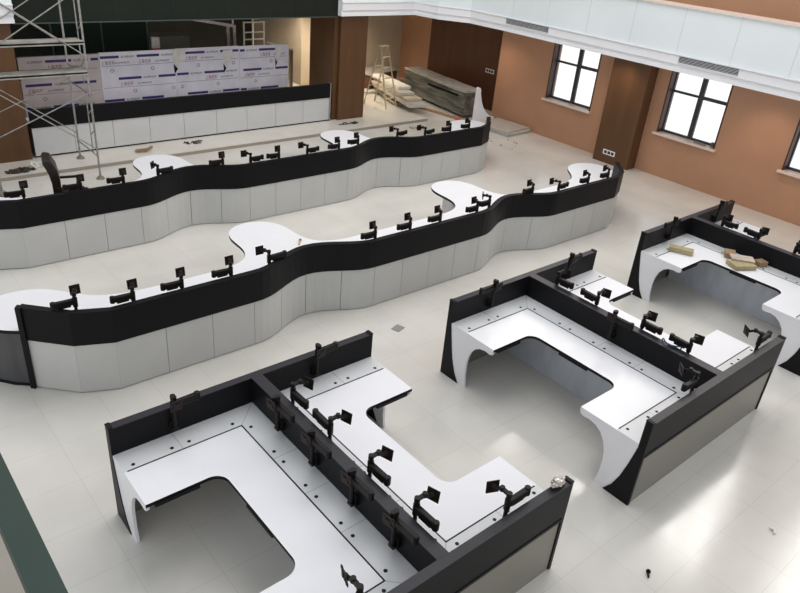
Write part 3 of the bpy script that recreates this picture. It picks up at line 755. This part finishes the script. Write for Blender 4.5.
# ------------------------------------------------------------------ chair standing behind the far counter
t = thing('office_chair', 'dark brown leather office chair standing behind the far wave counter, left', 'chair', (3.22, 11.75, 0), -0.24)
bm = B(); 
prof = [(-0.18, 0.50), (-0.17, 0.62), (-0.17, 0.80), (-0.20, 0.98), (-0.27, 1.13), (-0.36, 1.15), (-0.40, 1.10), (-0.33, 0.92), (-0.30, 0.75), (-0.30, 0.58), (-0.28, 0.48)]
xs = prof
vs0 = [bm.verts.new((x, -0.23, z)) for x, z in xs]; vs1 = [bm.verts.new((x, 0.23, z)) for x, z in xs]
bm.faces.new(vs0); bm.faces.new(vs1[::-1])
for i in range(len(xs)): bm.faces.new((vs0[i], vs1[i], vs1[(i+1) % len(xs)], vs0[(i+1) % len(xs)]))
obj('backrest', bm, LEATHER, t, bevel=0.02)
bm = B(); box(bm, -0.24, 0.25, -0.24, 0.24, 0.42, 0.50); obj('seat', bm, LEATHER, t, bevel=0.03)
for s in (-1, 1):
    bm = B(); bar(bm, (-0.24, s*0.27, 0.68), (0.16, s*0.27, 0.68), 0.05, 0.03); bar(bm, (0.12, s*0.27, 0.67), (0.05, s*0.25, 0.44), 0.03, 0.03); obj('armrest', bm, LEATHER, t)
bm = B(); tube(bm, (0, 0, 0.08), (0, 0, 0.42), 0.03); obj('gas_column', bm, STEEL, t)
for k in range(5):
    a = 2*PI*k/5
    bm = B(); bar(bm, (0, 0, 0.10), (0.29*math.cos(a), 0.29*math.sin(a), 0.07), 0.05, 0.03); lg = obj('base_leg', bm, BLACK, t)
    bm = B(); x, y = 0.28*math.cos(a), 0.28*math.sin(a); tube(bm, (x-0.02, y, 0.03), (x+0.02, y, 0.03), 0.03); obj('castor', bm, BLACK, lg)

# ------------------------------------------------------------------ building materials at the far right
t = thing('wrapped_panel_stack', 'stack of panels on edge wrapped in dusty plastic beside the dark brown wall', 'stack', (14.98, 15.45, STEP), math.atan2(3.0, 0.42)-PI/2+PI/2)
bm = B(); box(bm, -1.55, 1.55, -0.28, 0.28, 0.0, 0.62)
bmesh.ops.subdivide_edges(bm, edges=bm.edges[:], cuts=6, use_grid_fill=True)
for v in bm.verts: v.co += Vector([random.uniform(-0.02, 0.02) for _ in range(3)]) if v.co.z > 0.03 else Vector((0, 0, 0))
obj('wrapped_body', bm, WRAP, t)
bm = B(); box(bm, -1.58, 1.58, -0.30, 0.30, 0.64, 0.69)
bmesh.ops.subdivide_edges(bm, edges=bm.edges[:], cuts=6, use_grid_fill=True)
for v in bm.verts: v.co.z += random.uniform(-0.014, 0.014); v.co.y += random.uniform(-0.01, 0.01)
obj('folded_wrap', bm, WRAPTOP, t)
bm = B(); bar(bm, (-1.3, 0.315, 0.52), (0.2, 0.315, 0.50), 0.03, 0.05); obj('dark_band', bm, BLACK, t)

def slab(name, x, y, z, l, wd, h, rz, M, label, cat='board', group=None):
    bm = B(); box(bm, -l/2, l/2, -wd/2, wd/2, 0, h)
    o = obj(name, bm, M, None, bevel=min(h*0.2, 0.008), loc=(x, y, z), rotz=rz)
    return tag(o, label, cat, group)
slab('loose_board', 13.95, 16.6, STEP, 2.2, 0.35, 0.05, 1.2, BEIGE, 'long pale board lying lowest of the planks left of the wrapped stack', group='loose boards by the wrapped stack')
slab('loose_board', 14.02, 16.8, STEP+0.05, 2.0, 0.30, 0.05, 1.3, PLANK, 'grey board lying on the pale board left of the wrapped stack', group='loose boards by the wrapped stack')
slab('loose_board', 14.1, 17.0, STEP+0.10, 1.6, 0.25, 0.05, 1.1, SCRAP, 'white board topmost on the planks left of the wrapped stack', group='loose boards by the wrapped stack')
for k, (x_, y_, l_, w__, rz_, M_) in enumerate(((13.75, 15.9, 2.6, 0.55, 1.30, STONE), (13.80, 16.1, 2.3, 0.50, 1.36, BEIGE), (13.86, 16.3, 2.1, 0.45, 1.28, STONE), (13.9, 16.5, 1.7, 0.42, 1.4, SCRAP))):
    slab('pale_beam', x_, y_, STEP+0.16+0.085*k, l_, w__, 0.08, rz_, M_, ('lowest', 'second', 'third', 'topmost')[k]+' pale beam of the pile between stepladder and wrapped stack', 'beam', 'pale beams by the wrapped stack')
slab('dark_panel', 14.5, 18.0, STEP, 1.5, 0.7, 0.42, 0.3, BROWNK, 'dark low panel bundle against the beige back wall', 'bundle')
slab('pale_sheet', 14.5, 18.0, STEP+0.42, 1.6, 0.8, 0.03, 0.25, PLANK, 'grey sheet lying on the dark panel bundle', 'board')
slab('kerb_plank', 14.2, 14.6, 0.001, 1.8, 0.10, 0.06, 1.72, CARD2, 'thin brown plank on the floor along the wrapped stack', 'plank')

# spare arched gable
bm = B()
pr = [(0, 0.0), (0, 0.98), (0.03, 1.0), (0.10, 0.98), (0.13, 0.82), (0.18, 0.64), (0.26, 0.46), (0.37, 0.32), (0.50, 0.22), (0.66, 0.17), (0.68, 0.0)]
vs0 = [bm.verts.new((x, -0.04, z)) for x, z in pr]; vs1 = [bm.verts.new((x, 0.04, z)) for x, z in pr]
bm.faces.new(vs0); bm.faces.new(vs1[::-1])
for i in range(len(pr)): bm.faces.new((vs0[i], vs1[i], vs1[(i+1) % len(pr)], vs0[(i+1) % len(pr)]))
tag(obj('curved_side_panel', bm, CORN, loc=(14.40, 13.42, 0.001), rotz=-0.25), 'white concave curved side panel standing at the end of the wrapped stack', 'panel')
for k, (dx, rz, h, M) in enumerate(((0.0, 0.06, 0.05, STONE), (0.03, 0.04, 0.04, SCRAP), (-0.02, 0.09, 0.035, STONE))):
    o = slab('flat_slab', 14.78+dx, 12.62, 0.001+0.05*k, 0.98, 1.1, 0.045, rz, M,
             ('lowest', 'middle', 'topmost')[k]+' pale flat slab of the low pile at the foot of the brown wall', 'slab', 'pale slabs by the wall')
bm = B(); tube(bm, (0, 0, 0), (0, 0, 0.14), 0.07, 14, 0.09); tag(obj('red_bucket', bm, RED, loc=(14.05, 13.65, 0.001)), 'small red bucket standing before the wrapped panel stack', 'bucket')

# rubble and scraps: one heap each
def heap(name, x, y, z, sx, sy, n, M, label, s=0.05, cat='debris'):
    bm = B()
    for _ in range(n):
        a = random.uniform(0, 2*PI); r = math.sqrt(random.random()); k = random.uniform(0.4, 1)*s
        px, py = x+sx*r*math.cos(a), y+sy*r*math.sin(a)
        mm = Matrix.Translation((px, py, z+k*0.35)) @ Matrix.Rotation(random.uniform(0, 6), 4, Vector((random.random(), random.random(), 1)).normalized())
        bmesh.ops.create_cube(bm, size=1.0, matrix=mm @ Matrix.Diagonal((k*1.5, k, k*0.5, 1)))
    o = obj(name, bm, M); tag(o, label, cat, kind='stuff'); return o
heap('dark_rubble', 3.02, 14.32, STEP, 0.28, 0.10, 60, DARKDUST, 'dark loose rubble on the platform before the left column', 0.06)
heap('white_offcuts', 3.45, 14.45, STEP, 0.22, 0.16, 22, SCRAP, 'white paper offcuts on the platform by the scaffold', 0.10)
heap('small_rubble', 6.72, 14.66, STEP, 0.22, 0.11, 34, DARKDUST, 'crumbs of rubble before the middle of the back counter', 0.04)
heap('fine_rubble', 11.0, 14.55, STEP, 0.35, 0.09, 50, DARKDUST, 'scattered crumbs before the right brown column', 0.035)
heap('packing_litter', 12.6, 13.7, 0, 0.3, 0.15, 14, CARD2, 'brown litter on the floor behind the far wave counter', 0.06)
heap('floor_crumbs', 13.6, 11.7, 0, 0.7, 0.5, 12, CARD2, 'brown crumbs on the floor near the brown wall', 0.035)
heap('dusty_rags', 2.35, 13.3, 0, 0.2, 0.12, 26, DUST, 'grey dusty rags at the left foot of the scaffold', 0.08)
bm = B()
bar(bm, (5.35, 14.55, STEP+0.03), (5.55, 14.42, STEP+0.07), 0.09, 0.04); bar(bm, (5.52, 14.42, STEP+0.05), (5.72, 14.58, STEP+0.06), 0.05, 0.04)
tag(obj('power_tool', bm, CARD2), 'small brown hand tool lying on the platform before the back counter', 'tool')

# cardboard pieces on the window-side desk
zt = 0.7535
slab('cardboard_bar', 10.05, 4.60, zt, 0.36, 0.14, 0.075, -1.12, CARD, 'long yellowish cardboard bar lying on the window-side desk, rear left', 'cardboard')
t_ = slab('cardboard_box', 10.42, 3.80, zt, 0.36, 0.26, 0.07, -0.5, CARD, 'flattened yellowish cardboard box lying on the window-side desk', 'box')
slab('packing_sheet', 10.54, 3.86, zt+0.07, 0.34, 0.20, 0.03, -0.9, CARD3, 'dusty pinkish packing sheet on top of the cardboard box', 'sheet')
slab('brown_carton', 10.64, 4.10, zt, 0.22, 0.16, 0.08, 0.5, CARD2, 'small brown carton behind the flattened cardboard box', 'carton')
slab('brown_carton', 10.76, 3.66, zt, 0.16, 0.14, 0.08, -0.3, CARD2, 'small brown carton right of the flattened cardboard box', 'carton')

# crumpled foil, tools and small litter
bm = B(); bmesh.ops.create_icosphere(bm, subdivisions=3, radius=0.075)
for v in bm.verts: v.co = Vector((v.co.x*1.2, v.co.y*0.6, v.co.z*0.5))*random.uniform(0.7, 1.15)
tag(obj('crumpled_foil', bm, mat('foil', (0.6, 0.55, 0.5), 0.3, metal=0.7, noise=0.4, nscale=25), loc=(2.7625+1.27, 4.93-2.66, 1.075)), 'crumpled silvery foil on the front screen end of the nearest desk', 'foil')
t = thing('hand_tool', 'small yellow handled tool lying on the nearer wave counter', 'tool', (5.10, 7.80, 0.7515), 0.9)
bm = B(); bar(bm, (-0.08, 0, 0.012), (0.03, 0, 0.012), 0.022, 0.02); obj('handle', bm, mat('yellow_grip', (0.5, 0.36, 0.08), 0.5), t)
bm = B(); bar(bm, (0.03, 0, 0.012), (0.10, 0.0, 0.012), 0.035, 0.012); obj('blade', bm, STEEL, t)
bm = B()
for k in range(6):
    a = k*0.9; bar(bm, (0.02*k, 0.05*math.sin(a), 0.0), (0.02*k+0.05, 0.05*math.cos(a), 0.08+0.01*k), 0.03, 0.02)
bar(bm, (-0.06, 0.12, 0.01), (-0.02, 0.42, 0.015), 0.05, 0.03)
tag(obj('sill_clutter', bm, mat('grey_clutter', (0.22, 0.2, 0.19), 0.6), loc=(15.46, 7.10, 1.012)), 'grey tool and crumpled wrapping left on the second window sill', 'tool')
slab('metal_plate', 5.64, 6.13, 0.001, 0.16, 0.13, 0.006, 0.3, mat('grey_plate', (0.28, 0.27, 0.26), 0.4), 'small grey metal plate lying on the floor between counter and desks', 'plate')
t = thing('floor_screw', 'small dark bolt lying on the floor at the bottom of the picture', 'bolt', (4.85, 1.63, 0.0), 0.6)
bm = B(); tube(bm, (-0.035, 0, 0.014), (0.02, 0, 0.014), 0.010); obj('shank', bm, BLACK, t)
bm = B(); tube(bm, (0.02, 0, 0.022), (0.034, 0, 0.022), 0.022, 8); obj('head', bm, BLACK, t)
bm = B(); bar(bm, (-0.03, 0, 0.012), (0.03, 0.02, 0.016), 0.02, 0.02); bar(bm, (0.02, 0.02, 0.012), (0.0, 0.06, 0.02), 0.018, 0.02)
tag(obj('paper_curl', bm, SCRAP, loc=(6.365, 1.152, 0.0)), 'small white curl of paper on the floor at lower right', 'paper')
# blue cable tangle on the middle desk
cu = bpy.data.curves.new('blue_cable', 'CURVE'); cu.dimensions = '3D'; cu.bevel_depth = 0.008
sp = cu.splines.new('NURBS'); pts = [(0.16, -1.80, 0.765), (0.10, -1.88, 1.06), (0.02, -1.93, 1.075), (-0.02, -2.0, 1.06), (0.03, -2.12, 1.07), (0.12, -2.13, 1.06), (0.16, -2.06, 0.9), (0.17, -2.02, 0.77)]
sp.points.add(len(pts)-1)
for p_, c_ in zip(sp.points, pts): p_.co = (D[1][0]+c_[0], D[1][1]+c_[1], c_[2], 1)
sp.use_endpoint_u = True
co = bpy.data.objects.new('blue_cable', cu); COL.objects.link(co); cu.materials.append(BLUE)
bpy.context.view_layer.update()
me_ = bpy.data.meshes.new_from_object(co.evaluated_get(bpy.context.evaluated_depsgraph_get()))
bpy.data.objects.remove(co); bpy.data.curves.remove(cu)
co = bpy.data.objects.new('blue_cable', me_); COL.objects.link(co)
tag(co, 'dark blue cable looped over the spine screen of the middle desk', 'cable')

# ------------------------------------------------------------------ vents, sockets
for i, (a, b) in enumerate(((10.83, 12.13), (6.23, 7.47))):
    t = thing('air_vent', ('long slatted air vent in the cornice above the first window', 'long slatted air vent in the cornice above the second window')[i], 'vent', (XF-0.02, a, 2.865), 0, 'slatted vents in the cornice')
    w_ = b-a
    bm = B(); box(bm, -0.012, 0.02, 0, w_, 0, 0.118); obj('backing', bm, BLACK, t)
    bm = B(); box(bm, -0.02, -0.008, -0.012, w_+0.012, 0.118, 0.128); box(bm, -0.02, -0.008, -0.012, w_+0.012, -0.01, 0.0); obj('vent_frame', bm, CORN, t)
    for k in range(4):
        z = 0.018+0.025*k
        bm = B(); bar(bm, (-0.016, 0, z), (-0.016, w_, z), 0.006, 0.006); obj('slat', bm, CORN, t)
def socket(loc, rz, label, cnt):
    t = thing('wall_socket', label, 'socket', loc, rz, 'wall sockets')
    bm = B(); box(bm, -0.17, 0.17, -0.008, 0.0, -0.06, 0.06); obj('cover_plate', bm, CORN, t)
    for k in range(cnt):
        bm = B(); x = -0.10+0.20*k/(cnt-1); box(bm, x-0.038, x+0.038, -0.011, -0.008, -0.035, 0.035); obj('outlet', bm, DARKROOM, t)
socket((15.049, 9.36, 0.27), -PI/2, 'white framed row of sockets low on the dark brown pier', 3)
socket((15.999, 14.49, 1.11), -PI/2, 'pale row of sockets on the dark brown wall beyond the wrapped stack', 3)

# ------------------------------------------------------------------ the gallery we look from
t = thing('gallery_railing', 'dark green steel railing close to the viewer at lower left', 'railing', (0.0785, 0, 3.5))
bm = B(); box(bm, -0.0165, 0.0165, -2.5, 2.3, 0.875, 0.905); obj('top_rail', bm, GREENRAIL, t)
for y in (-2.4, -1.2, -0.35):
    bm = B(); box(bm, -0.014, 0.014, y-0.02, y+0.02, 0.0, 0.875); obj('post', bm, GREENRAIL, t)
bm = B(); box(bm, -3.0, 0.17, -4, 2.3, 3.25, 3.5); struct('floor_gallery', bm, mat('gallery_floor', (0.36, 0.33, 0.28), 0.5, noise=0.1))
